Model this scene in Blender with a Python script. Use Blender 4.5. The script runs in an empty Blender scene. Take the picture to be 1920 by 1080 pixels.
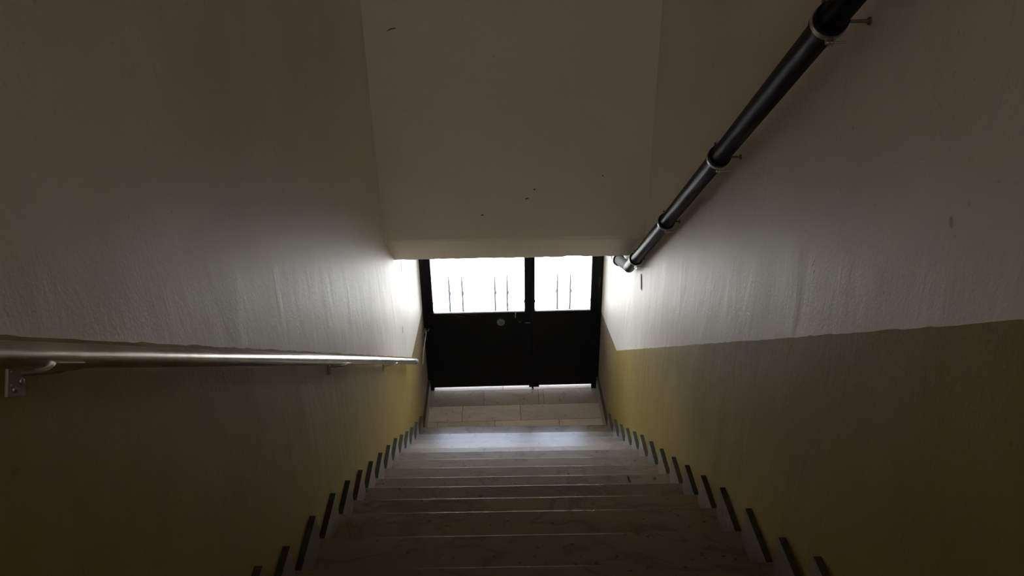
import bpy, bmesh, math, random
from mathutils import Vector, Matrix, noise
random.seed(7)
SC = bpy.context.scene
COL = SC.collection

# ---------------------------------------------------------------- camera
F_PX = 1480.0
PITCH, ROLL, YAW = math.radians(28.63), math.radians(0.925), math.radians(0.857)
cam_d = bpy.data.cameras.new('camera')
cam = bpy.data.objects.new('camera', cam_d)
COL.objects.link(cam)
cam_d.sensor_width = 36.0
cam_d.lens = 36.0 * F_PX / 1920.0
cam_d.clip_start = 0.02
_f = Vector((math.sin(YAW) * math.cos(PITCH), math.cos(YAW) * math.cos(PITCH), -math.sin(PITCH)))
_r = Vector((math.cos(YAW), -math.sin(YAW), 0))
_u = _r.cross(_f)
_cr, _sr = math.cos(ROLL), math.sin(ROLL)
_r2 = _r * _cr - _u * _sr
_u2 = _u * _cr + _r * _sr
_R = Matrix((_r2, _u2, -_f)).transposed()
cam.matrix_world = Matrix.Translation((-0.0914, 0, 4.483)) @ _R.to_4x4()
SC.camera = cam

# ---------------------------------------------------------------- light and exposure
world = bpy.data.worlds.new('overcast_sky')
SC.world = world
world.use_nodes = True
wn, wl = world.node_tree.nodes, world.node_tree.links
wn.clear()
wo = wn.new('ShaderNodeOutputWorld')
wb = wn.new('ShaderNodeBackground')
wtc = wn.new('ShaderNodeTexCoord')
wsx = wn.new('ShaderNodeSeparateXYZ')
wr = wn.new('ShaderNodeValToRGB')
wr.color_ramp.elements[0].position = 0.0
wr.color_ramp.elements[0].color = (0.95, 0.97, 1.0, 1)
wr.color_ramp.elements[1].position = 0.55
wr.color_ramp.elements[1].color = (0.66, 0.76, 1.0, 1)
wb.inputs['Strength'].default_value = 2.0
wl.new(wtc.outputs['Generated'], wsx.inputs[0])
wl.new(wsx.outputs['Z'], wr.inputs['Fac'])
wl.new(wr.outputs['Color'], wb.inputs['Color'])
wl.new(wb.outputs[0], wo.inputs[0])

SC.view_settings.view_transform = 'Standard'
SC.view_settings.look = 'None'
SC.view_settings.gamma = 1.0
SC.view_settings.use_curve_mapping = False
SC.view_settings.exposure = 2.32
cy = SC.cycles
cy.max_bounces = 16
cy.diffuse_bounces = 12
cy.glossy_bounces = 6
cy.transparent_max_bounces = 16
cy.sample_clamp_indirect = 3.0
cy.use_denoising = True

# midday sun from the side of the street; it lights the pavement outside but does not reach into the stairwell
sun_d = bpy.data.lights.new('sun', 'SUN'); sun_d.energy = 8.0; sun_d.color = (1.0, 0.96, 0.90); sun_d.angle = math.radians(0.6)
sun = bpy.data.objects.new('sun', sun_d); COL.objects.link(sun)
sun.rotation_euler = Vector((-0.55, 0.10, -0.83)).to_track_quat('-Z', 'Y').to_euler()

# window portal: tells the renderer where daylight enters through the door glass
pd = bpy.data.lights.new('daylight_portal', 'AREA')
pd.shape = 'RECTANGLE'; pd.size = 1.60; pd.size_y = 1.62
pd.cycles.is_portal = True
po = bpy.data.objects.new('daylight_portal', pd)
po.location = (0, 6.32, 1.65)
po.rotation_euler = (math.radians(-90), 0, 0)      # faces the stairwell (-y)
COL.objects.link(po)

pd2 = bpy.data.lights.new('fill_window_portal', 'AREA')  # portal for the added fill window behind the upper landing
pd2.shape = 'RECTANGLE'; pd2.size = 0.80; pd2.size_y = 1.45; pd2.cycles.is_portal = True
po2 = bpy.data.objects.new('fill_window_portal', pd2)
po2.location = (-0.35, -2.82, 5.32); po2.rotation_euler = (math.radians(90), 0, 0)
COL.objects.link(po2)

# ---------------------------------------------------------------- dimensions (metres)
W = 1.625; XL, XR = -W / 2, W / 2
SK = 0.0195
RUN, RISE, Y0, NST = 0.2707, 0.171, 1.9103, 14
TILT = -0.0146
DY = {0: -.035, 2: .028, 3: .018, 4: .012, 9: -.025, 10: -.045, 11: -.055, 12: -.05, 13: -.02}
def nose(k): return Y0 + k * RUN + DY.get(k, 0.0), (NST - k) * RISE
KTOP = -8
YD = 6.193
Y_BACK = -2.6
Z_CEIL = 6.3
TOPZ = (NST - KTOP + 0) * RISE

# ---------------------------------------------------------------- materials
def new_mat(name):
    m = bpy.data.materials.new(name); m.use_nodes = True
    nt = m.node_tree; b = nt.nodes['Principled BSDF']
    return m, nt, b
def N(nt, t, **kw):
    n = nt.nodes.new(t)
    for k, v in kw.items():
        if k in n.inputs: n.inputs[k].default_value = v
        else: setattr(n, k, v)
    return n
def ramp(nt, stops):
    r = nt.nodes.new('ShaderNodeValToRGB')
    e = r.color_ramp.elements
    while len(e) < len(stops): e.new(0.5)
    for i, (p, c) in enumerate(stops):
        e[i].position = p; e[i].color = (*c, 1)
    return r
def simple(name, col, rough=0.5, metal=0.0, var=0.0, scale=20.0, bump=0.0):
    m, nt, b = new_mat(name)
    b.inputs['Base Color'].default_value = (*col, 1)
    b.inputs['Roughness'].default_value = rough
    b.inputs['Metallic'].default_value = metal
    g = N(nt, 'ShaderNodeNewGeometry')
    n = N(nt, 'ShaderNodeTexNoise'); n.inputs['Scale'].default_value = scale; n.inputs['Detail'].default_value = 5
    nt.links.new(g.outputs['Position'], n.inputs['Vector'])
    if var > 0:
        r = ramp(nt, [(0.3, tuple(c * (1 - var) for c in col)), (0.7, tuple(min(1, c * (1 + var)) for c in col))])
        nt.links.new(n.outputs['Fac'], r.inputs['Fac']); nt.links.new(r.outputs['Color'], b.inputs['Base Color'])
    if bump > 0:
        bp = N(nt, 'ShaderNodeBump'); bp.inputs['Strength'].default_value = bump; bp.inputs['Distance'].default_value = 0.004
        nt.links.new(n.outputs['Fac'], bp.inputs['Height']); nt.links.new(bp.outputs['Normal'], b.inputs['Normal'])
    return m

def plaster(name, c1, c2, rough, streak=1.0, spec=0.5):
    """satin wall paint: roller grain, shallow vertical trowel waves, faint soiling"""
    m, nt, b = new_mat(name)
    L = nt.links.new
    g = N(nt, 'ShaderNodeNewGeometry')
    big = N(nt, 'ShaderNodeTexNoise'); big.inputs['Scale'].default_value = 1.3; big.inputs['Detail'].default_value = 6; big.inputs['Roughness'].default_value = 0.6
    L(g.outputs['Position'], big.inputs['Vector'])
    r = ramp(nt, [(0.30, c1), (0.70, c2)])
    L(big.outputs['Fac'], r.inputs['Fac'])
    # small pits
    pit = N(nt, 'ShaderNodeTexNoise'); pit.inputs['Scale'].default_value = 55; pit.inputs['Detail'].default_value = 3
    L(g.outputs['Position'], pit.inputs['Vector'])
    pr = ramp(nt, [(0.24, (0.78, 0.76, 0.73)), (0.33, (1, 1, 1))])
    L(pit.outputs['Fac'], pr.inputs['Fac'])
    mx = N(nt, 'ShaderNodeMix', data_type='RGBA', blend_type='MULTIPLY'); mx.inputs[0].default_value = 1
    L(r.outputs['Color'], mx.inputs[6]); L(pr.outputs['Color'], mx.inputs[7])
    L(mx.outputs[2], b.inputs['Base Color'])
    b.inputs['Roughness'].default_value = rough
    b.inputs['Specular IOR Level'].default_value = spec
    mp = N(nt, 'ShaderNodeMapping'); mp.inputs['Scale'].default_value = (5.5, 5.5, 2.2)
    L(g.outputs['Position'], mp.inputs['Vector'])
    wv = N(nt, 'ShaderNodeTexNoise'); wv.inputs['Scale'].default_value = 1.0; wv.inputs['Detail'].default_value = 5; wv.inputs['Distortion'].default_value = 0.5
    L(mp.outputs[0], wv.inputs['Vector'])
    b1 = N(nt, 'ShaderNodeBump'); b1.inputs['Strength'].default_value = 0.55 * streak; b1.inputs['Distance'].default_value = 0.02
    L(wv.outputs['Fac'], b1.inputs['Height'])
    gr = N(nt, 'ShaderNodeTexNoise'); gr.inputs['Scale'].default_value = 120; gr.inputs['Detail'].default_value = 4
    L(g.outputs['Position'], gr.inputs['Vector'])
    b2 = N(nt, 'ShaderNodeBump'); b2.inputs['Strength'].default_value = 0.35; b2.inputs['Distance'].default_value = 0.003
    L(gr.outputs['Fac'], b2.inputs['Height']); L(b1.outputs['Normal'], b2.inputs['Normal'])
    L(b2.outputs['Normal'], b.inputs['Normal'])
    return m

M_WHITE = plaster('white_wall_paint', (0.72, 0.68, 0.605), (0.83, 0.785, 0.71), 0.50, 0.75, 0.30)
M_BEAM = plaster('white_ceiling_paint', (0.72, 0.67, 0.575), (0.78, 0.73, 0.635), 0.7, 0.25)
M_OCHRE = plaster('ochre_wall_paint', (0.25, 0.178, 0.04), (0.32, 0.235, 0.058), 0.6, 0.7, 0.2)
def soil_near_door(m):
    # the dado by the street door is rubbed and repaired: a tan, grimy patch with an uneven edge
    nt = m.node_tree; L = nt.links.new; b = nt.nodes['Principled BSDF']
    src = b.inputs['Base Color'].links[0].from_socket
    g = N(nt, 'ShaderNodeNewGeometry'); sx = N(nt, 'ShaderNodeSeparateXYZ'); L(g.outputs['Position'], sx.inputs[0])
    n = N(nt, 'ShaderNodeTexNoise'); n.inputs['Scale'].default_value = 4.0; n.inputs['Detail'].default_value = 6
    L(g.outputs['Position'], n.inputs['Vector'])
    a = N(nt, 'ShaderNodeMath', operation='MULTIPLY_ADD'); a.inputs[1].default_value = 0.9; L(n.outputs['Fac'], a.inputs[0]); L(sx.outputs['Y'], a.inputs[2])
    mr = N(nt, 'ShaderNodeMapRange'); mr.inputs['From Min'].default_value = 5.75; mr.inputs['From Max'].default_value = 6.25
    L(a.outputs[0], mr.inputs['Value'])
    n2 = N(nt, 'ShaderNodeTexNoise'); n2.inputs['Scale'].default_value = 38; n2.inputs['Detail'].default_value = 4
    L(g.outputs['Position'], n2.inputs['Vector'])
    r2 = ramp(nt, [(0.35, (0.19, 0.14, 0.10)), (0.62, (0.31, 0.25, 0.18))]); L(n2.outputs['Fac'], r2.inputs['Fac'])
    mx = N(nt, 'ShaderNodeMix', data_type='RGBA'); L(mr.outputs[0], mx.inputs[0]); L(src, mx.inputs[6]); L(r2.outputs['Color'], mx.inputs[7])
    L(mx.outputs[2], b.inputs['Base Color'])
soil_near_door(M_OCHRE)
M_GROUT = simple('dark_grout', (0.10, 0.075, 0.055), 0.9)
M_PLASTER_RAW = simple('bare_plaster', (0.40, 0.36, 0.31), 0.9, var=0.2, scale=60, bump=0.6)
M_CRACK = simple('crack_shadow_dirt', (0.05, 0.04, 0.035), 0.95)
M_CHALK = simple('pale_chip', (0.8, 0.78, 0.72), 0.8)

def marble(name, base, dark, rough):
    m, nt, b = new_mat(name); L = nt.links.new
    g = N(nt, 'ShaderNodeNewGeometry')
    oi = N(nt, 'ShaderNodeObjectInfo')
    mul = N(nt, 'ShaderNodeMath', operation='MULTIPLY'); mul.inputs[1].default_value = 13.0
    L(oi.outputs['Random'], mul.inputs[0])
    add = N(nt, 'ShaderNodeVectorMath', operation='ADD'); L(g.outputs['Position'], add.inputs[0]); L(mul.outputs[0], add.inputs[1])
    mp = N(nt, 'ShaderNodeMapping'); mp.inputs['Scale'].default_value = (1.6, 3.4, 3.0); mp.inputs['Rotation'].default_value = (0, 0, 0.45)
    L(add.outputs[0], mp.inputs['Vector'])
    n1 = N(nt, 'ShaderNodeTexNoise'); n1.inputs['Scale'].default_value = 1.1; n1.inputs['Detail'].default_value = 8; n1.inputs['Distortion'].default_value = 1.2
    L(mp.outputs[0], n1.inputs['Vector'])
    r = ramp(nt, [(0.28, tuple(c * 0.86 for c in base)), (0.47, base), (0.50, dark), (0.53, base), (0.8, tuple(c * 1.08 for c in base))])
    L(n1.outputs['Fac'], r.inputs['Fac'])
    sp = N(nt, 'ShaderNodeTexNoise'); sp.inputs['Scale'].default_value = 34; sp.inputs['Detail'].default_value = 2
    L(add.outputs[0], sp.inputs['Vector'])
    spr = ramp(nt, [(0.27, (0.35, 0.28, 0.22)), (0.33, (1, 1, 1))]); L(sp.outputs['Fac'], spr.inputs['Fac'])
    mx = N(nt, 'ShaderNodeMix', data_type='RGBA', blend_type='MULTIPLY'); mx.inputs[0].default_value = 0.8
    L(r.outputs['Color'], mx.inputs[6]); L(spr.outputs['Color'], mx.inputs[7])
    mr = N(nt, 'ShaderNodeMath', operation='MULTIPLY_ADD'); mr.inputs[1].default_value = 0.34; mr.inputs[2].default_value = 0.83
    L(oi.outputs['Random'], mr.inputs[0])
    m2 = N(nt, 'ShaderNodeMix', data_type='RGBA', blend_type='MULTIPLY'); m2.inputs[0].default_value = 1
    L(mx.outputs[2], m2.inputs[6]); L(mr.outputs[0], m2.inputs[7])
    L(m2.outputs[2], b.inputs['Base Color'])
    b.inputs['Roughness'].default_value = rough
    return m
M_MARBLE = marble('cream_marble', (0.30, 0.245, 0.185), (0.23, 0.18, 0.13), 0.25)
M_MARBLE.node_tree.nodes['Principled BSDF'].inputs['Specular IOR Level'].default_value = 0.75
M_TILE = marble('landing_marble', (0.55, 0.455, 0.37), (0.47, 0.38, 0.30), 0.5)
M_TILED = marble('dark_landing_marble', (0.29, 0.23, 0.18), (0.23, 0.175, 0.135), 0.6)  # darker marble for the landing rows nearest the door
M_SKIRT = marble('skirting_marble', (0.19, 0.165, 0.12), (0.15, 0.125, 0.09), 0.38)
M_SKTOP = simple('soiled_mortar_edge', (0.06, 0.052, 0.03), 0.95, var=0.25, scale=30)

M_DOOR = simple('black_metal_paint', (0.008, 0.008, 0.009), 0.5, 0.0, var=0.3, scale=6, bump=0.1)
M_DOOR.node_tree.nodes['Principled BSDF'].inputs['Specular IOR Level'].default_value = 0.15
M_IRON = simple('grey_wrought_iron', (0.22, 0.22, 0.24), 0.6, 0.0, bump=0.2)
M_IRONL = simple('pale_wrought_iron', (0.75, 0.75, 0.78), 0.6)
M_ALU = simple('aluminium_bead', (0.62, 0.62, 0.64), 0.4, 0.6)
M_LOCK = simple('worn_lock_plate', (0.16, 0.155, 0.15), 0.45, 0.5, var=0.4, scale=90)
M_STEEL = simple('brushed_steel_tube', (0.62, 0.58, 0.53), 0.28, 1.0, var=0.18, scale=14)
M_ZINC = simple('zinc_clamp_metal', (0.48, 0.47, 0.45), 0.35, 1.0)
M_RUST = simple('dull_bolt_metal', (0.16, 0.13, 0.10), 0.6, 0.7)
M_BRPL = simple('painted_bracket_plate', (0.27, 0.235, 0.17), 0.5, 0.0)
M_PIPE = simple('black_plastic_pipe', (0.004, 0.004, 0.0045), 0.40, 0.0)
M_PIPE.node_tree.nodes['Principled BSDF'].inputs['Specular IOR Level'].default_value = 0.04
M_PIPEG = simple('grey_plastic_pipe', (0.05, 0.048, 0.046), 0.65, 0.0)
M_PIPEG.node_tree.nodes['Principled BSDF'].inputs['Specular IOR Level'].default_value = 0.15
M_CORD = simple('dirty_white_cord', (0.62, 0.58, 0.48), 0.8)
M_CAP = simple('grey_plastic_cap', (0.16, 0.19, 0.20), 0.55)
M_PAVE = simple('pale_pavement', (0.60, 0.57, 0.53), 0.8, var=0.08, scale=3)

def glass_mat(tint=(0.95, 0.97, 0.97, 1), name='clear_window_glass'):
    m = bpy.data.materials.new(name); m.use_nodes = True
    nt = m.node_tree; nt.nodes.clear()
    o = nt.nodes.new('ShaderNodeOutputMaterial'); mx = nt.nodes.new('ShaderNodeMixShader')
    t = nt.nodes.new('ShaderNodeBsdfTransparent'); t.inputs[0].default_value = tint
    g = nt.nodes.new('ShaderNodeBsdfGlossy'); g.inputs['Roughness'].default_value = 0.03
    fr = nt.nodes.new('ShaderNodeFresnel'); fr.inputs[0].default_value = 1.45
    nt.links.new(fr.outputs[0], mx.inputs[0]); nt.links.new(t.outputs[0], mx.inputs[1])
    nt.links.new(g.outputs[0], mx.inputs[2]); nt.links.new(mx.outputs[0], o.inputs[0])
    return m
M_GLASS = glass_mat()
M_GLASSW = glass_mat((0.90, 0.85, 0.77, 1), 'warm_fill_glass')  # tinted to warm the fill light from the added back window

# ---------------------------------------------------------------- helpers
def obj(name, bm, mats, parent=None, smooth=False, bevel=0.0):
    me = bpy.data.meshes.new(name)
    bmesh.ops.recalc_face_normals(bm, faces=bm.faces)
    base = Vector((0, 0, 0))
    q = parent
    while q is not None: base += q.location; q = q.parent
    bmesh.ops.translate(bm, verts=bm.verts, vec=-base)
    bm.to_mesh(me); bm.free()
    o = bpy.data.objects.new(name, me); COL.objects.link(o)
    if not isinstance(mats, (list, tuple)): mats = [mats]
    for m in mats: me.materials.append(m)
    if parent is not None: o.parent = parent
    if smooth:
        for p in me.polygons: p.use_smooth = True
        try: me.set_sharp_from_angle(angle=math.radians(40))
        except Exception: pass
    if bevel > 0:
        b = o.modifiers.new('bevel', 'BEVEL'); b.width = bevel; b.segments = 2; b.limit_method = 'ANGLE'
    return o
def thing(name, label, cat, loc, group=None, kind=None):
    o = bpy.data.objects.new(name, None); COL.objects.link(o); o.location = loc
    o.empty_display_size = 0.05
    tag(o, label, cat, group, kind); return o
def tag(o, label, cat, group=None, kind=None):
    o['label'] = label
    if cat: o['category'] = cat
    if group: o['group'] = group
    if kind: o['kind'] = kind
def structure(o, label):
    o['kind'] = 'structure'; o['label'] = label; return o
def box(bm, x0, x1, y0, y1, z0, z1, mi=0, tilt=0.0):
    vs = [bm.verts.new((x, y, z + tilt * x)) for x in (x0, x1) for y in (y0, y1) for z in (z0, z1)]
    fs = [(0, 1, 3, 2), (4, 6, 7, 5), (0, 4, 5, 1), (2, 3, 7, 6), (0, 2, 6, 4), (1, 5, 7, 3)]
    out = []
    for f in fs:
        fa = bm.faces.new([vs[i] for i in f]); fa.material_index = mi; out.append(fa)
    return out
def prism_x(bm, pts, x0, x1, mi=0):
    """extrude a (y,z) outline along x"""
    a = [bm.verts.new((x0, y, z)) for y, z in pts]; b = [bm.verts.new((x1, y, z)) for y, z in pts]
    bm.faces.new(a).material_index = mi; bm.faces.new(b[::-1]).material_index = mi
    n = len(pts)
    for i in range(n):
        bm.faces.new((a[i], b[i], b[(i + 1) % n], a[(i + 1) % n])).material_index = mi
def frame_of(d):
    d = d.normalized(); up = Vector((0, 0, 1)) if abs(d.z) < 0.95 else Vector((1, 0, 0))
    a = d.cross(up).normalized(); b = a.cross(d).normalized(); return a, b
def tube(bm, pts, radii, seg=20, caps=True, closed=False):
    pts = [Vector(p) for p in pts]
    if not isinstance(radii, (list, tuple)): radii = [radii] * len(pts)
    rings = []; n = len(pts); prev = None
    for i, p in enumerate(pts):
        if closed: d = pts[(i + 1) % n] - pts[(i - 1) % n]
        else: d = pts[min(i + 1, n - 1)] - pts[max(i - 1, 0)]
        d = d.normalized() if d.length > 1e-9 else (prev_d)
        prev_d = d
        if prev is None: a, b = frame_of(d)
        else:
            a = (prev - d * prev.dot(d)).normalized(); b = d.cross(a) * -1
            b = a.cross(d)
        prev = a
        rings.append([bm.verts.new(p + (a * math.cos(t) + b * math.sin(t)) * radii[i]) for t in (2 * math.pi * j / seg for j in range(seg))])
    m = n if closed else n - 1
    for i in range(m):
        A, B = rings[i], rings[(i + 1) % n]
        for j in range(seg):
            bm.faces.new((A[j], A[(j + 1) % seg], B[(j + 1) % seg], B[j]))
    if caps and not closed:
        bm.faces.new(rings[0][::-1]); bm.faces.new(rings[-1])
def ring_band(bm, c, d, r0, r1, h, seg=32):
    """flat strap ring round axis d"""
    c = Vector(c); d = Vector(d).normalized(); a, b = frame_of(d)
    prof = [(r0, -h / 2), (r1, -h / 2), (r1, h / 2), (r0, h / 2)]
    R = []
    for j in range(seg):
        t = 2 * math.pi * j / seg; e = a * math.cos(t) + b * math.sin(t)
        R.append([bm.verts.new(c + e * r + d * z) for r, z in prof])
    for j in range(seg):
        A, B = R[j], R[(j + 1) % seg]
        for k in range(4): bm.faces.new((A[k], A[(k + 1) % 4], B[(k + 1) % 4], B[k]))
def ball(bm, c, r, sx=1, sy=1, sz=1, seg=16):
    bmesh.ops.create_uvsphere(bm, u_segments=seg, v_segments=seg // 2, radius=r,
                              matrix=Matrix.Translation(c) @ Matrix.Diagonal((sx, sy, sz, 1)))

# ---------------------------------------------------------------- setting: walls
def paint_line(side):
    if side < 0:
        pts = [(-2.7, -0.675), (0.979, -0.675)]
        ref = (0.979, 3.892); end = (5.216, 1.033); last = (YD + 0.25, 0.870)
    else:
        ref = (1.154, 3.767); end = (5.264, 1.018); last = (YD + 0.25, 0.780)
    s = (end[1] - ref[1]) / (end[0] - ref[0])
    out = []; y = Y_BACK - 0.1
    while y < end[0]:
        z = ref[1] + s * (y - ref[0])
        out.append((y, z + random.uniform(-1, 1) * 0.0022)); y += 0.03
    out.append(end)
    n = 24
    for i in range(1, n + 1):
        t = i / n; out.append((end[0] + (last[0] - end[0]) * t, end[1] + (last[1] - end[1]) * t))
    return out
def side_wall(side):
    x = XL if side < 0 else XR; xo = x + side * 0.2
    bm = bmesh.new(); pl = paint_line(side)
    ya, yb = pl[0][0], pl[-1][0]; zb, zt = -0.2, Z_CEIL + 0.1
    for (mi, base) in ((1, zb), (0, zt)):
        for (y0, z0), (y1, z1) in zip(pl[:-1], pl[1:]):
            v = [bm.verts.new(p) for p in ((x, y0, base), (x, y1, base), (x, y1, z1), (x, y0, z0))]
            bm.faces.new(v).material_index = mi
    bmesh.ops.remove_doubles(bm, verts=bm.verts, dist=1e-5)
    # outer skin so the wall has its real thickness
    o = [bm.verts.new(p) for p in ((xo, ya, zb), (xo, yb, zb), (xo, yb, zt), (xo, ya, zt))]
    bm.faces.new(o)
    i4 = [bm.verts.new(p) for p in ((x, ya, zb), (x, yb, zb), (x, yb, zt), (x, ya, zt))]
    for a in range(4):
        bm.faces.new((i4[a], i4[(a + 1) % 4], o[(a + 1) % 4], o[a]))
    bmesh.ops.remove_doubles(bm, verts=bm.verts, dist=1e-5)
    nm = 'wall_left' if side < 0 else 'wall_right'
    ob = obj(nm, bm, [M_WHITE, M_OCHRE])
    return structure(ob, ('left' if side < 0 else 'right') + ' stairwell wall, white above an ochre painted dado')
wall_l = side_wall(-1); wall_r = side_wall(1)

# bulkhead above the door flight, with a slanted soffit band and a flat underside
YB1, ZB1, YB2, ZB2 = 4.458, 2.385, 4.786, 2.104
bm = bmesh.new()
nx = 60
prof = [(YB1, Z_CEIL), (YB1, ZB1 + 0.02), (YB1 + 0.012, ZB1 - 0.005), (YB2 - 0.015, ZB2 + 0.008), (YB2, ZB2), (5.02, ZB2), (5.02, 2.80), (YD + 0.2, 2.80), (YD + 0.2, Z_CEIL)]
cols = []
for i in range(nx + 1):
    x = XL + W * i / nx; c = []
    for j, (y, z) in enumerate(prof):
        dz = 0
        if j in (3, 4): dz = random.uniform(-1, 1) * 0.0028 - 0.009 * x * 0.6
        if j == 2: dz = -0.014 * x
        if j in (3, 4) and 0.335 < x < 0.465:
            dz += 0.016 if j == 4 else 0.004
        c.append(bm.verts.new((x, y, z + dz)))
    cols.append(c)
for i in range(nx):
    for j in range(len(prof)):
        k = (j + 1) % len(prof)
        bm.faces.new((cols[i][j], cols[i + 1][j], cols[i + 1][k], cols[i][k]))
bm.faces.new(cols[0]); bm.faces.new(cols[-1][::-1])
bulk = structure(obj('wall_front', bm, M_BEAM), 'plain white bulkhead wall hanging over the stairs, slanted at its foot')

def plaster_mark(name, parent, pts, mat, out_n, width, thick=0.0025):
    """a sliver of chipped or cracked plaster lying on a surface, pts along it"""
    bm = bmesh.new(); n = Vector(out_n)
    P = [Vector(p) for p in pts]; L = []; Rr = []
    for i, p in enumerate(P):
        d = (P[min(i + 1, len(P) - 1)] - P[max(i - 1, 0)]).normalized(); s = d.cross(n)
        w = width * (math.sin(math.pi * (i + 0.35) / (len(P) - 0.3)) * 0.85 + 0.15) * random.uniform(0.7, 1.1)
        L.append(p + s * w / 2); Rr.append(p - s * w / 2)
    for i in range(len(P) - 1):
        q = [L[i], L[i + 1], Rr[i + 1], Rr[i]]
        lo = [bm.verts.new(v - n * 0.001) for v in q]; hi = [bm.verts.new(v + n * thick) for v in q]
        bm.faces.new(hi); bm.faces.new(lo[::-1])
        for a in range(4): bm.faces.new((lo[a], lo[(a + 1) % 4], hi[(a + 1) % 4], hi[a]))
    return obj(name, bm, mat, parent)
def line_pts(a, b, n, jit=0.0):
    a, b = Vector(a), Vector(b)
    return [a.lerp(b, i / (n - 1)) + Vector((0, random.uniform(-jit, jit), random.uniform(-jit, jit))) for i in range(n)]

plaster_mark('plaster_chip', bulk, [(0.345, YB2 - 0.020, ZB2 + 0.018), (0.38, YB2 - 0.024, ZB2 + 0.022), (0.42, YB2 - 0.028, ZB2 + 0.026), (0.455, YB2 - 0.022, ZB2 + 0.02)], M_PLASTER_RAW, (0, -0.65, -0.76), 0.034, 0.003)
for (x, z, s) in ((0.12, 2.72, 0.012), (0.075, 2.66, 0.02), (-0.20, 2.56, 0.014), (0.53, 2.80, 0.008), (-0.66, 3.66, 0.05)):
    plaster_mark('plaster_fleck', bulk, [(x - s / 2, YB1, z), (x, YB1, z + s * 0.25), (x + s / 2, YB1, z + s * 0.3)], M_CRACK, (0, -1, 0), 0.008, 0.001)
# marks on the side walls
plaster_mark('plaster_crack', wall_l, line_pts((XL, 5.118, 1.945), (XL, 5.062, 1.87), 5, 0.002), M_CRACK, (1, 0, 0), 0.013, 0.001)
plaster_mark('plaster_hole', wall_l, line_pts((XL, 4.889, 1.519), (XL, 4.857, 1.48), 4, 0.001), M_CRACK, (1, 0, 0), 0.012, 0.001)
plaster_mark('peeling_paint', wall_r, line_pts((XR, 4.49, 2.115), (XR, 4.454, 2.02), 6, 0.002), M_CHALK, (-1, 0, 0), 0.022, 0.006)
plaster_mark('plaster_crack', wall_r, line_pts((XR, 4.475, 2.112), (XR, 4.438, 2.02), 6, 0.002), M_CRACK, (-1, 0, 0), 0.008, 0.002)
plaster_mark('hairline_crack', wall_r, line_pts((XR, 3.56, 2.372), (XR, 2.84, 2.790), 16, 0.004), M_CHALK, (-1, 0, 0), 0.0035, 0.0008)
plaster_mark('hairline_crack', wall_r, line_pts((XR, 2.60, 2.93), (XR, 2.44, 3.02), 7, 0.003), M_CHALK, (-1, 0, 0), 0.0035, 0.0008)
for (y, z) in ((2.02, 3.44), (2.005, 3.425), (2.015, 3.455)):
    plaster_mark('paint_nick', wall_r, line_pts((XR, y, z), (XR, y + 0.004, z - 0.012), 3), M_CHALK, (-1, 0, 0), 0.006, 0.0008)
for (y, z) in ((1.78, 2.93), (1.70, 2.98), (1.84, 2.86)):
    plaster_mark('paint_nick', wall_l, line_pts((XL, y, z), (XL, y + 0.012, z - 0.012), 3), M_BRPL, (1, 0, 0), 0.012, 0.0008)

M_SMUDGE = simple('grey_rub_mark', (0.52, 0.48, 0.42), 0.7, var=0.2, scale=70)
plaster_mark('rub_mark', wall_r, line_pts((XR, 1.442, 3.835), (XR, 1.424, 3.820), 5, 0.002), M_SMUDGE, (-1, 0, 0), 0.018, 0.0004)

# door wall (around the opening), back wall, ceiling, upper floor, landing
bm = bmesh.new()
box(bm, XL, XR, YD + 0.02, YD + 0.2, 2.49, 2.80)
structure(obj('wall_door_lintel', bm, M_WHITE), 'white lintel above the black street door')
bm = bmesh.new()
BW = (-0.75, 0.05, 4.60, 6.05)  # opening for the added window, out of view
box(bm, XL, BW[0], Y_BACK - 0.2, Y_BACK, -0.2, Z_CEIL + 0.1); box(bm, BW[1], XR, Y_BACK - 0.2, Y_BACK, -0.2, Z_CEIL + 0.1)
box(bm, BW[0], BW[1], Y_BACK - 0.2, Y_BACK, -0.2, BW[2]); box(bm, BW[0], BW[1], Y_BACK - 0.2, Y_BACK, BW[3], Z_CEIL + 0.1)
structure(obj('wall_back', bm, M_WHITE), 'white wall behind the upper landing')
bm = bmesh.new(); box(bm, XL - .2, XR + .2, Y_BACK - 0.2, YD + 0.2, Z_CEIL, Z_CEIL + 0.2)
structure(obj('ceiling', bm, M_BEAM), 'white ceiling high above the stairwell')
bm = bmesh.new()
for a in ((BW[0], BW[0] + .05, BW[2], BW[3]), (BW[1] - .05, BW[1], BW[2], BW[3]), (BW[0] + .05, BW[1] - .05, BW[2], BW[2] + .05), (BW[0] + .05, BW[1] - .05, BW[3] - .05, BW[3])):
    box(bm, a[0], a[1], Y_BACK - 0.12, Y_BACK - 0.07, a[2], a[3])
wf = structure(obj('fill_window_1', bm, M_IRON), 'unseen window added behind the upper landing for dim fill light')  # added out of view to give dim light on the upper walls
bm = bmesh.new(); box(bm, BW[0] + .05, BW[1] - .05, Y_BACK - 0.098, Y_BACK - 0.094, BW[2] + .05, BW[3] - .05); obj('window_pane', bm, M_GLASSW, wf)
yt = nose(KTOP)[0] ; zt_ = nose(KTOP)[1]

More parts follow.
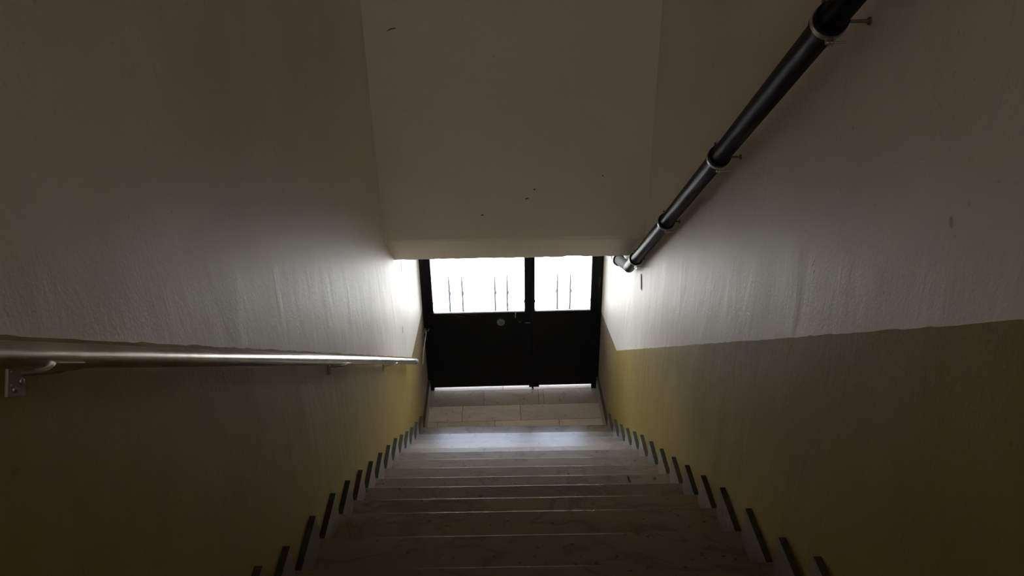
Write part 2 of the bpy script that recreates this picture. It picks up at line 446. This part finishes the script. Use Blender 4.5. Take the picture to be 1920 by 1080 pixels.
# landing floor of running-bond marble tiles over a mortar bed
Y13 = nose(13)[0]
bm = bmesh.new(); box(bm, XL, XR, Y13 - 0.04, YD + 0.16, -0.12, -0.004)
floor = structure(obj('floor', bm, M_GROUT), 'cream marble tiled landing at the foot of the stairs')
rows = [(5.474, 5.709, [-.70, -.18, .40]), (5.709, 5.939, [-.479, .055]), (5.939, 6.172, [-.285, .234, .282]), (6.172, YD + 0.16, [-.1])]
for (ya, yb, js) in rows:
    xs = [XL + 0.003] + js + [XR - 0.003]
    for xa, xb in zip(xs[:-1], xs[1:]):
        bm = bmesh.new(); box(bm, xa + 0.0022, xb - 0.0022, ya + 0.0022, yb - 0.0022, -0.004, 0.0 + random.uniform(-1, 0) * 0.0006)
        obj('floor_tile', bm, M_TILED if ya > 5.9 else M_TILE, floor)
bm = bmesh.new(); box(bm, XL, XR, Y13 - 0.04, 5.474, -0.004, 0.0)
obj('floor_tile', bm, M_TILE, floor)

# ---------------------------------------------------------------- staircase
stairs = thing('staircase', 'straight flight of cream marble steps descending to the black door', 'staircase', (0, Y13, 0))
for k in range(KTOP, 14):
    y1, z1 = nose(k); y0 = nose(k - 1)[0] if k > KTOP else Y_BACK + 0.03
    bm = bmesh.new()
    box(bm, XL + 0.001, XR - 0.001, y0 - 0.03, y1, z1 - 0.028, z1, tilt=TILT)
    tr = obj('tread', bm, M_MARBLE, stairs, bevel=0.0012)
    bm = bmesh.new()
    zl = z1 - RISE if k < 13 else 0.0
    box(bm, XL + 0.001, XR - 0.001, y1 - 0.032, y1 - 0.010, zl - (0.0 if k < 13 else 0.002), z1 - 0.028, tilt=TILT if k < 13 else 0.0)
    obj('riser', bm, M_MARBLE, stairs)
# sloped concrete body beneath
bm = bmesh.new()
ya, za = nose(KTOP); yb, zb = nose(13)
prism_x(bm, [(Y_BACK, za - 0.06), (ya - 0.05, za - 0.06), (ya - 0.05, za - 0.30), (yb - 0.10, zb - 0.31), (yb - 0.3, -0.15), (Y_BACK, za - 0.5)], XL + 0.001, XR - 0.001)
obj('stair_slab', bm, M_PLASTER_RAW, stairs)

lf = plaster_mark('dry_leaf', None, [(0.566, 3.250, 1.5310), (0.570, 3.237, 1.5310), (0.569, 3.220, 1.5310), (0.575, 3.200, 1.5310)], M_CRACK, (0, 0, 1), 0.011, 0.003)
tag(lf, 'small dark curled dry leaf lying on the right part of a stair tread', 'leaf')

# ---------------------------------------------------------------- stepped skirting (baseboards)
SKH = 0.147
for side in (-1, 1):
    x = XL if side < 0 else XR; xi = x - side * (SK + 0.004)
    nm = 'baseboard_left' if side < 0 else 'baseboard_right'
    root = bpy.data.objects.new(nm, None); COL.objects.link(root); root.location = (x, Y13, 0); root.empty_display_size = 0.05
    structure(root, 'stepped marble skirting along the ' + ('left' if side < 0 else 'right') + ' wall of the stairs')
    def sk_tile(ya, yb, z0, z1):
        bm = bmesh.new()
        j = random.uniform(-.002, .002)
        fs = box(bm, min(x, xi), max(x, xi), ya, yb, z0, z1 + j)
        fs[5].material_index = 1
        for f in bm.faces:
            if f.calc_center_median().z > z1 + j - 1e-5: f.material_index = 1
        obj('skirting_tile', bm, [M_SKIRT, M_SKTOP], root)
    for k in range(KTOP + 1, 14):
        y1, z1 = nose(k); y0 = nose(k - 1)[0]
        zt = z1 + TILT * x
        sk_tile(y0 - 0.008, y1 - 0.032, zt + 0.0005, zt + SKH)
    sk_tile(Y13 - 0.01, 5.72, 0.0005, 0.147)
    sk_tile(5.722, YD - 0.03, 0.0005, 0.14)
    sk_tile(Y_BACK, nose(KTOP)[0] - 0.03, nose(KTOP)[1] + TILT * x + 0.0005, nose(KTOP)[1] + 0.10)

# ---------------------------------------------------------------- street door
ZS, ZTOP = 0.862, 2.42
bm = bmesh.new()
box(bm, XL, -0.757, YD, YD + 0.07, 0.0, 2.49)
box(bm, 0.762, XR, YD, YD + 0.07, 0.0, 2.49)
box(bm, -0.757, 0.762, YD, YD + 0.07, 2.445, 2.49)
fr = structure(obj('trim_1', bm, M_DOOR, bevel=0.003), 'black metal frame around the street door')
bm = bmesh.new(); box(bm, 0.745, 0.812, YD - 0.022, YD, 0.0, 0.055); obj('hinge_foot', bm, M_DOOR, fr, bevel=0.003)
plaster_mark('paint_scratch', fr, [(0.790, YD, 1.20), (0.783, YD, 1.17), (0.788, YD, 1.15), (0.780, YD, 1.12), (0.785, YD, 1.09)], M_LOCK, (0, -1, 0), 0.006, 0.0006)

def scroll(cx, cz, r0, turns, a0, sgn=1):
    pts = []
    n = int(26 * turns)
    for i in range(n + 1):
        t = i / n; a = a0 + sgn * turns * 2 * math.pi * t; r = r0 * (1 - 0.72 * t)
        pts.append((cx + r * math.cos(a), YD + 0.062, cz + r * math.sin(a)))
    return pts
def door_leaf(name, x0, x1, gx0, gx1, bars, label):
    root = bpy.data.objects.new(name, None); COL.objects.link(root); root.location = ((x0 + x1) / 2, YD + 0.02, 0.028)
    root.empty_display_size = 0.05
    structure(root, label)
    ya, yb = YD + 0.006, YD + 0.05
    bm = bmesh.new(); box(bm, x0, x1, ya, yb, 0.030, ZS - 0.012); obj('lower_panel', bm, M_DOOR, root)
    bm = bmesh.new()
    box(bm, x0, gx0, ya, yb, ZS - 0.012, ZTOP + 0.02); box(bm, gx1, x1, ya, yb, ZS - 0.012, ZTOP + 0.02)
    box(bm, gx0, gx1, ya, yb, ZTOP, ZTOP + 0.02)
    obj('leaf_frame', bm, M_DOOR, root)
    bm = bmesh.new(); box(bm, gx0 - 0.001, gx1 + 0.001, ya + 0.018, ya + 0.022, ZS - 0.01, ZTOP + 0.002)
    obj('glass_pane', bm, M_GLASS, root)
    bm = bmesh.new(); box(bm, gx0 + 0.012, gx1 - 0.001, ya - 0.006, ya + 0.016, ZS - 0.012, ZS - 0.001)
    obj('glazing_bead', bm, M_ALU, root)
    for (x, low) in bars:
        bm = bmesh.new()
        tube(bm, [(x, YD + 0.06, ZS - 0.02), (x, YD + 0.06, 1.13), (x, YD + 0.06, 1.25)], [0.0085, 0.0085, 0.001], 8)  # cut short and tapered so the bars seem to fade in the glare
        ball(bm, (x + (0.004 if low != 2 else -0.004), YD + 0.06, 1.028), 0.013, 1, 1, 1.7, 10)
        if low == 1: ball(bm, (x, YD + 0.06, 0.895), 0.012, 1, 1, 1.6, 10)
        obj('grille_bar', bm, M_IRON, root, smooth=True)
    return root
d1 = door_leaf('door_1', -0.757, 0.1745, -0.716, 0.1135, [(-0.565, 1), (-0.447, 0), (-0.153, 0), (-0.042, 1)],
               'wide left leaf of the black metal street door with grilled window')
d2 = door_leaf('door_2', 0.1765, 0.762, 0.206, 0.712, [(0.413, 2), (0.529, 0)],
               'narrow right leaf of the black metal street door with grilled window')
for (cx, cz, r, t, a0, s) in ((-0.225, 1.03, 0.035, 1.4, 0, 1), (-0.345, 0.905, 0.022, 1.3, 1.2, -1), (-0.255, 0.905, 0.022, 1.3, 2.0, 1),
                              (0.025, 1.03, 0.036, 1.4, 2.9, -1), (0.065, 0.955, 0.030, 1.3, 0.6, 1), (-0.345, 1.005, 0.020, 1.2, 0, 1)):
    bm = bmesh.new(); tube(bm, scroll(cx, cz, r, t, a0, s), 0.0026, 6); obj('grille_scroll', bm, M_IRONL, d1, smooth=True)
bm = bmesh.new(); tube(bm, [(-0.37 + 0.145 * i / 12, YD + 0.062, 0.885 - 0.018 * math.sin(math.pi * i / 12)) for i in range(13)], 0.003, 6)
obj('grille_scroll', bm, M_IRONL, d1, smooth=True)
bm = bmesh.new(); tube(bm, [(0.0 + 0.11 * i / 8, YD + 0.062, 0.872 + 0.014 * (i / 8) ** 2) for i in range(9)], 0.003, 6)
obj('grille_scroll', bm, M_IRON, d1, smooth=True)
# small stops at the window corners
for d, x in ((d1, -0.716), (d1, 0.1135), (d2, 0.206), (d2, 0.712)):
    bm = bmesh.new(); ball(bm, (x, YD + 0.03, 0.945), 0.007, 0.8, 1, 2.6, 8); obj('glass_clip', bm, M_DOOR, d, smooth=True)
# lock furniture on the left leaf
bm = bmesh.new(); tube(bm, [(-0.106, YD + 0.006, 0.748), (-0.106, YD - 0.004, 0.748), (-0.106, YD - 0.009, 0.748)], [0.036, 0.036, 0.030], 28)
lk = obj('lock_plate', bm, M_LOCK, d1, smooth=True)
bm = bmesh.new(); tube(bm, [(-0.106, YD - 0.008, 0.748), (-0.106, YD - 0.016, 0.748)], [0.017, 0.013], 20); obj('lock_cylinder', bm, M_LOCK, lk, smooth=True)
bm = bmesh.new(); tube(bm, [(0.068, YD + 0.006, 0.748), (0.068, YD - 0.004, 0.748)], 0.007, 14); obj('keyhole', bm, M_LOCK, d1, smooth=True)
bm = bmesh.new(); box(bm, 0.115, 0.165, YD - 0.003, YD + 0.006, 0.729, 0.738); obj('latch_plate', bm, M_LOCK, d1, bevel=0.002)
bm = bmesh.new()
box(bm, 0.150, 0.245, YD - 0.012, YD + 0.006, 0.022, 0.045)
tube(bm, [(0.182, YD - 0.016, 0.002), (0.182, YD - 0.016, 0.10)], 0.010, 10)
obj('floor_bolt', bm, M_DOOR, d2)
bm = bmesh.new(); ball(bm, (0.176, YD - 0.030, 0.014), 0.008, 1, 1, 1, 10); obj('bolt_tip', bm, M_ZINC, d2, smooth=True)
bm = bmesh.new(); tube(bm, [(0.029, YD + 0.002, 0.866), (0.030, YD - 0.007, 0.858), (0.029, YD - 0.001, 0.83), (0.026, YD + 0.001, 0.790)], [0.003, 0.0038, 0.0032, 0.003], 8)
tag(obj('string', bm, M_CORD, smooth=True), 'short pale string hanging from the sill of the left door window', 'string')
bm = bmesh.new(); box(bm, 0.158, 0.190, YD + 0.0505, YD + 0.056, 0.035, ZTOP + 0.02); obj('meeting_strip', bm, M_DOOR, d1)
# worn scrape below the left glass
for i in range(5):
    x = -0.62 + 0.06 * i + random.uniform(-.01, .01); z = 0.835 - 0.012 * (i % 3)
    plaster_mark('paint_scrape', d1, [(x, YD + 0.006, z), (x + 0.03, YD + 0.006, z + 0.004), (x + 0.055, YD + 0.006, z - 0.002)], M_LOCK, (0, -1, 0), 0.003, 0.0004)

# eye hook with a cord at the left jamb
hk = thing('wall_hook', 'small grey metal hook on the left jamb beside the black door', 'hook', (-0.80, YD - 0.02, 0.69))
bm = bmesh.new(); box(bm, XL, -0.79, YD - 0.045, YD - 0.005, 0.672, 0.708); obj('hook_plate', bm, M_ZINC, hk, bevel=0.003)
bm = bmesh.new(); tube(bm, [(-0.795, YD - 0.025, 0.69), (-0.775, YD - 0.03, 0.692), (-0.766, YD - 0.03, 0.70), (-0.768, YD - 0.03, 0.712)], 0.006, 10); obj('hook_arm', bm, M_LOCK, hk, smooth=True)
bm = bmesh.new(); tube(bm, [(-0.790, YD - 0.03, 0.674), (-0.800, YD - 0.10, 0.63), (-0.806, YD - 0.22, 0.60), (-0.808, YD - 0.36, 0.55)], 0.0035, 8)
tag(obj('cord', bm, M_CORD, smooth=True), 'thin pale cord running down the left wall from the hook by the door', 'cord')

# ---------------------------------------------------------------- handrail
RP = [Vector(p) for p in [(-0.748, 0.878, 3.923), (-0.748, 1.108, 3.767), (-0.748, 1.763, 3.325), (-0.748, 3.338, 2.262), (-0.748, 4.959, 1.166)]]
sd = (RP[4] - RP[1]).normalized()
start = RP[1] - sd * 3.2
hr = thing('handrail', 'brushed steel tube handrail sloping along the left wall', 'handrail', tuple(start))
bm = bmesh.new(); tube(bm, [start, RP[1], RP[2], RP[3], RP[4]], 0.0192, 28); obj('rail_tube', bm, M_STEEL, hr, smooth=True)
bm = bmesh.new(); e = RP[4]
tube(bm, [e - sd * 0.16, e - sd * 0.159, e, e + sd * 0.012, e + sd * 0.018], [0.0193, 0.0206, 0.0206, 0.0170, 0.008], 28); obj('end_cap', bm, M_CAP, hr, smooth=True)
def bracket(y):
    t = (y - RP[1].y) / sd.y; c = RP[1] + sd * t
    # saddle strap under the rail
    bm = bmesh.new(); a, b = Vector((1, 0, 0)), Vector((1, 0, 0)).cross(sd)
    dn = b if b.z < 0 else -b
    n = 10; prev = None
    for i in range(n + 1):
        an = math.radians(-60 + 120 * i / n)
        pr = []
        for r in (0.0193, 0.0228):
            for s_ in (-0.04, 0.04):
                pr.append(bm.verts.new(c + (dn * math.cos(an) + a * math.sin(an)) * r + sd * s_))
        if prev:
            for q in ((0, 1), (1, 3), (3, 2), (2, 0)): bm.faces.new((prev[q[0]], prev[q[1]], pr[q[1]], pr[q[0]]))
        else: bm.faces.new((pr[0], pr[1], pr[3], pr[2]))
        prev = pr
    bm.faces.new((prev[0], prev[2], prev[3], prev[1]))
    br = obj('saddle', bm, M_STEEL, hr, smooth=True)
    low = c + Vector((0, 0, -1)) * 0.022
    bm = bmesh.new()
    tube(bm, [low + Vector((0.004, 0, 0.001)), low + Vector((-0.010, 0, -0.003)), Vector((XL + 0.003, low.y, low.z - 0.006))], 0.006, 12)
    obj('bracket_arm', bm, M_STEEL, hr, smooth=True)
    bm = bmesh.new()
    m4 = Matrix((Vector((1, 0, 0)), sd, dn)).transposed().to_4x4()
    def at(u, v, w): return Vector((XL + w, c.y, c.z)) + sd * u + dn * v
    bmesh.ops.create_cube(bm, size=1, matrix=Matrix.Translation(at(0, 0.029, 0.0026)) @ m4 @ Matrix.Diagonal((0.005, 0.044, 0.060, 1)))
    pl = obj('wall_plate', bm, M_BRPL, hr, bevel=0.0015)
    for (u, v, rr) in ((0.010, 0.036, 0.0050), (-0.006, 0.048, 0.0050), (-0.014, 0.022, 0.0022), (-0.014, 0.042, 0.0022)):
        bm = bmesh.new(); ball(bm, tuple(at(u, v, 0.0055)), rr, 0.7, 1, 1, 12); obj('screw', bm, M_ZINC, pl, smooth=True)
for y in (0.991, 2.74, 3.97):
    bracket(y)

# ---------------------------------------------------------------- drain pipe on the right wall
E0 = Vector((0.762, 4.61, 2.118)); T0 = Vector((0.712, 1.946, 4.134))
pdir = (E0 - T0).normalized()
E0 = E0 + pdir * 0.085
PR = 0.035
top = T0 - pdir * 1.3
dp = thing('drain_pipe', 'long black plastic drain pipe running down the right wall below the ceiling', 'pipe', tuple(E0))
def on_pipe(y): return T0 + pdir * ((y - T0.y) / pdir.y)
CY = [1.952, 2.79, 3.62, 4.43]
ends = [top] + [on_pipe(y) for y in CY]
def lerp(a, b, t): return a + (b - a) * t
for i in range(len(CY)):
    a, b = ends[i], ends[i + 1]
    bm = bmesh.new()
    if i == 0: tube(bm, [a, b + pdir * 0.03], PR, 32)
    else:
        tube(bm, [a - pdir * 0.018, a - pdir * 0.016, a + pdir * 0.035, a + pdir * 0.05, b + pdir * 0.03],
             [PR + 0.0045, PR + 0.0065, PR + 0.0065, PR, PR], 32)
    obj('pipe_section', bm, M_PIPE, dp, smooth=True)
# elbow and run-out under the beam
G = Vector((0.755, 5.10, 1.915)); gd = (G - E0).normalized()
b4 = ends[-1]
bm = bmesh.new()
ep = [b4 - pdir * 0.018, b4 - pdir * 0.016, b4 + pdir * 0.035, b4 + pdir * 0.045, E0 - pdir * 0.03]
er = [PR + 0.0045, PR + 0.006, PR + 0.006, PR + 0.001, PR + 0.001]
tube(bm, ep + [E0 + pdir * 0.0], er + [PR + 0.001], 32)
for i in range(1, 9):
    pass
obj('pipe_elbow', bm, M_PIPE, dp, smooth=True)
bm = bmesh.new()
ball(bm, tuple(E0), PR + 0.001, seg=32)
obj('elbow_bend', bm, M_PIPE, dp, smooth=True)
bm = bmesh.new()
tube(bm, [E0, G - gd * 0.03], PR * 0.98, 32)
obj('pipe_section', bm, M_PIPEG, dp, smooth=True)
bm = bmesh.new(); tube(bm, [G - gd * 0.05, G - gd * 0.048, G + gd * 0.02, G + gd * 0.03], [PR + .002, PR + 0.008, PR + 0.008, PR], 32)
obj('pipe_collar', bm, M_PIPE, dp, smooth=True)
bm = bmesh.new(); tube(bm, [G, G + gd * 0.08, G + gd * 0.10 + Vector((0, 0, 0.02)), G + gd * 0.11 + Vector((0, 0, 0.06)), Vector((G.x, G.y + gd.y * 0.11, 2.795))], PR, 28)
obj('pipe_section', bm, M_PIPEG, dp, smooth=True)

spots_txt = ['highest', 'second highest', 'third highest', 'lowest']
for i, y in enumerate(CY):
    c = on_pipe(y) + pdir * 0.010
    cl = thing('pipe_clamp', ['zinc strap clamp on the black pipe at the top edge of the photo',
                              'zinc strap clamp around the middle of the black pipe, second from the top',
                              'zinc strap clamp on the black pipe, third down from the top',
                              'zinc strap clamp at the bottom end of the black pipe, just above its elbow'][i], 'pipe clamp', tuple(c), 'clamps holding the black drain pipe')
    bm = bmesh.new(); ring_band(bm, c, pdir, PR + 0.0067, PR + 0.0092, 0.016, 40)
    obj('strap', bm, M_ZINC, cl, smooth=True)
    a = Vector((0, 0, 1)) - pdir * pdir.z; a.normalize()          # "up" across the pipe
    wside = Vector((1, 0, 0)) - pdir * pdir.x; wside.normalize()   # toward the wall
    # screw ears above and below with their bolts
    for s in (1, -1):
        base = c + a * s * (PR + 0.008)
        bm = bmesh.new()
        m4 = Matrix((wside, pdir, a * s)).transposed().to_4x4()
        for off in (-0.004, 0.004):
            bmesh.ops.create_cube(bm, size=1, matrix=Matrix.Translation(base + a * s * 0.008 + wside * off) @ m4 @ Matrix.Diagonal((0.002, 0.016, 0.020, 1)))
        obj('clamp_ear', bm, M_ZINC, cl)
        bm = bmesh.new(); q = base + a * s * 0.010
        tube(bm, [q - wside * 0.012, q - wside * 0.008, q - wside * 0.0079, q + wside * 0.036], [0.0055, 0.0055, 0.0028, 0.0028], 10)
        obj('clamp_bolt', bm, M_ZINC if s < 0 else M_RUST, cl, smooth=False)
    q = c + wside * (PR + 0.008)
    bm = bmesh.new()
    endp = Vector((XR + 0.004, q.y, q.z))
    tube(bm, [q - wside * 0.006, endp], 0.0042, 10)
    tube(bm, [Vector((XR - 0.004, q.y, q.z)), Vector((XR + 0.001, q.y, q.z))], 0.010, 12)
    obj('wall_stud', bm, M_RUST, cl, smooth=True)

# ---------------------------------------------------------------- outdoors beyond the door
bm = bmesh.new(); box(bm, -15, 15, YD + 0.16, 40, -0.12, -0.012)
structure(obj('ground', bm, M_PAVE), 'pale pavement outside the street door')
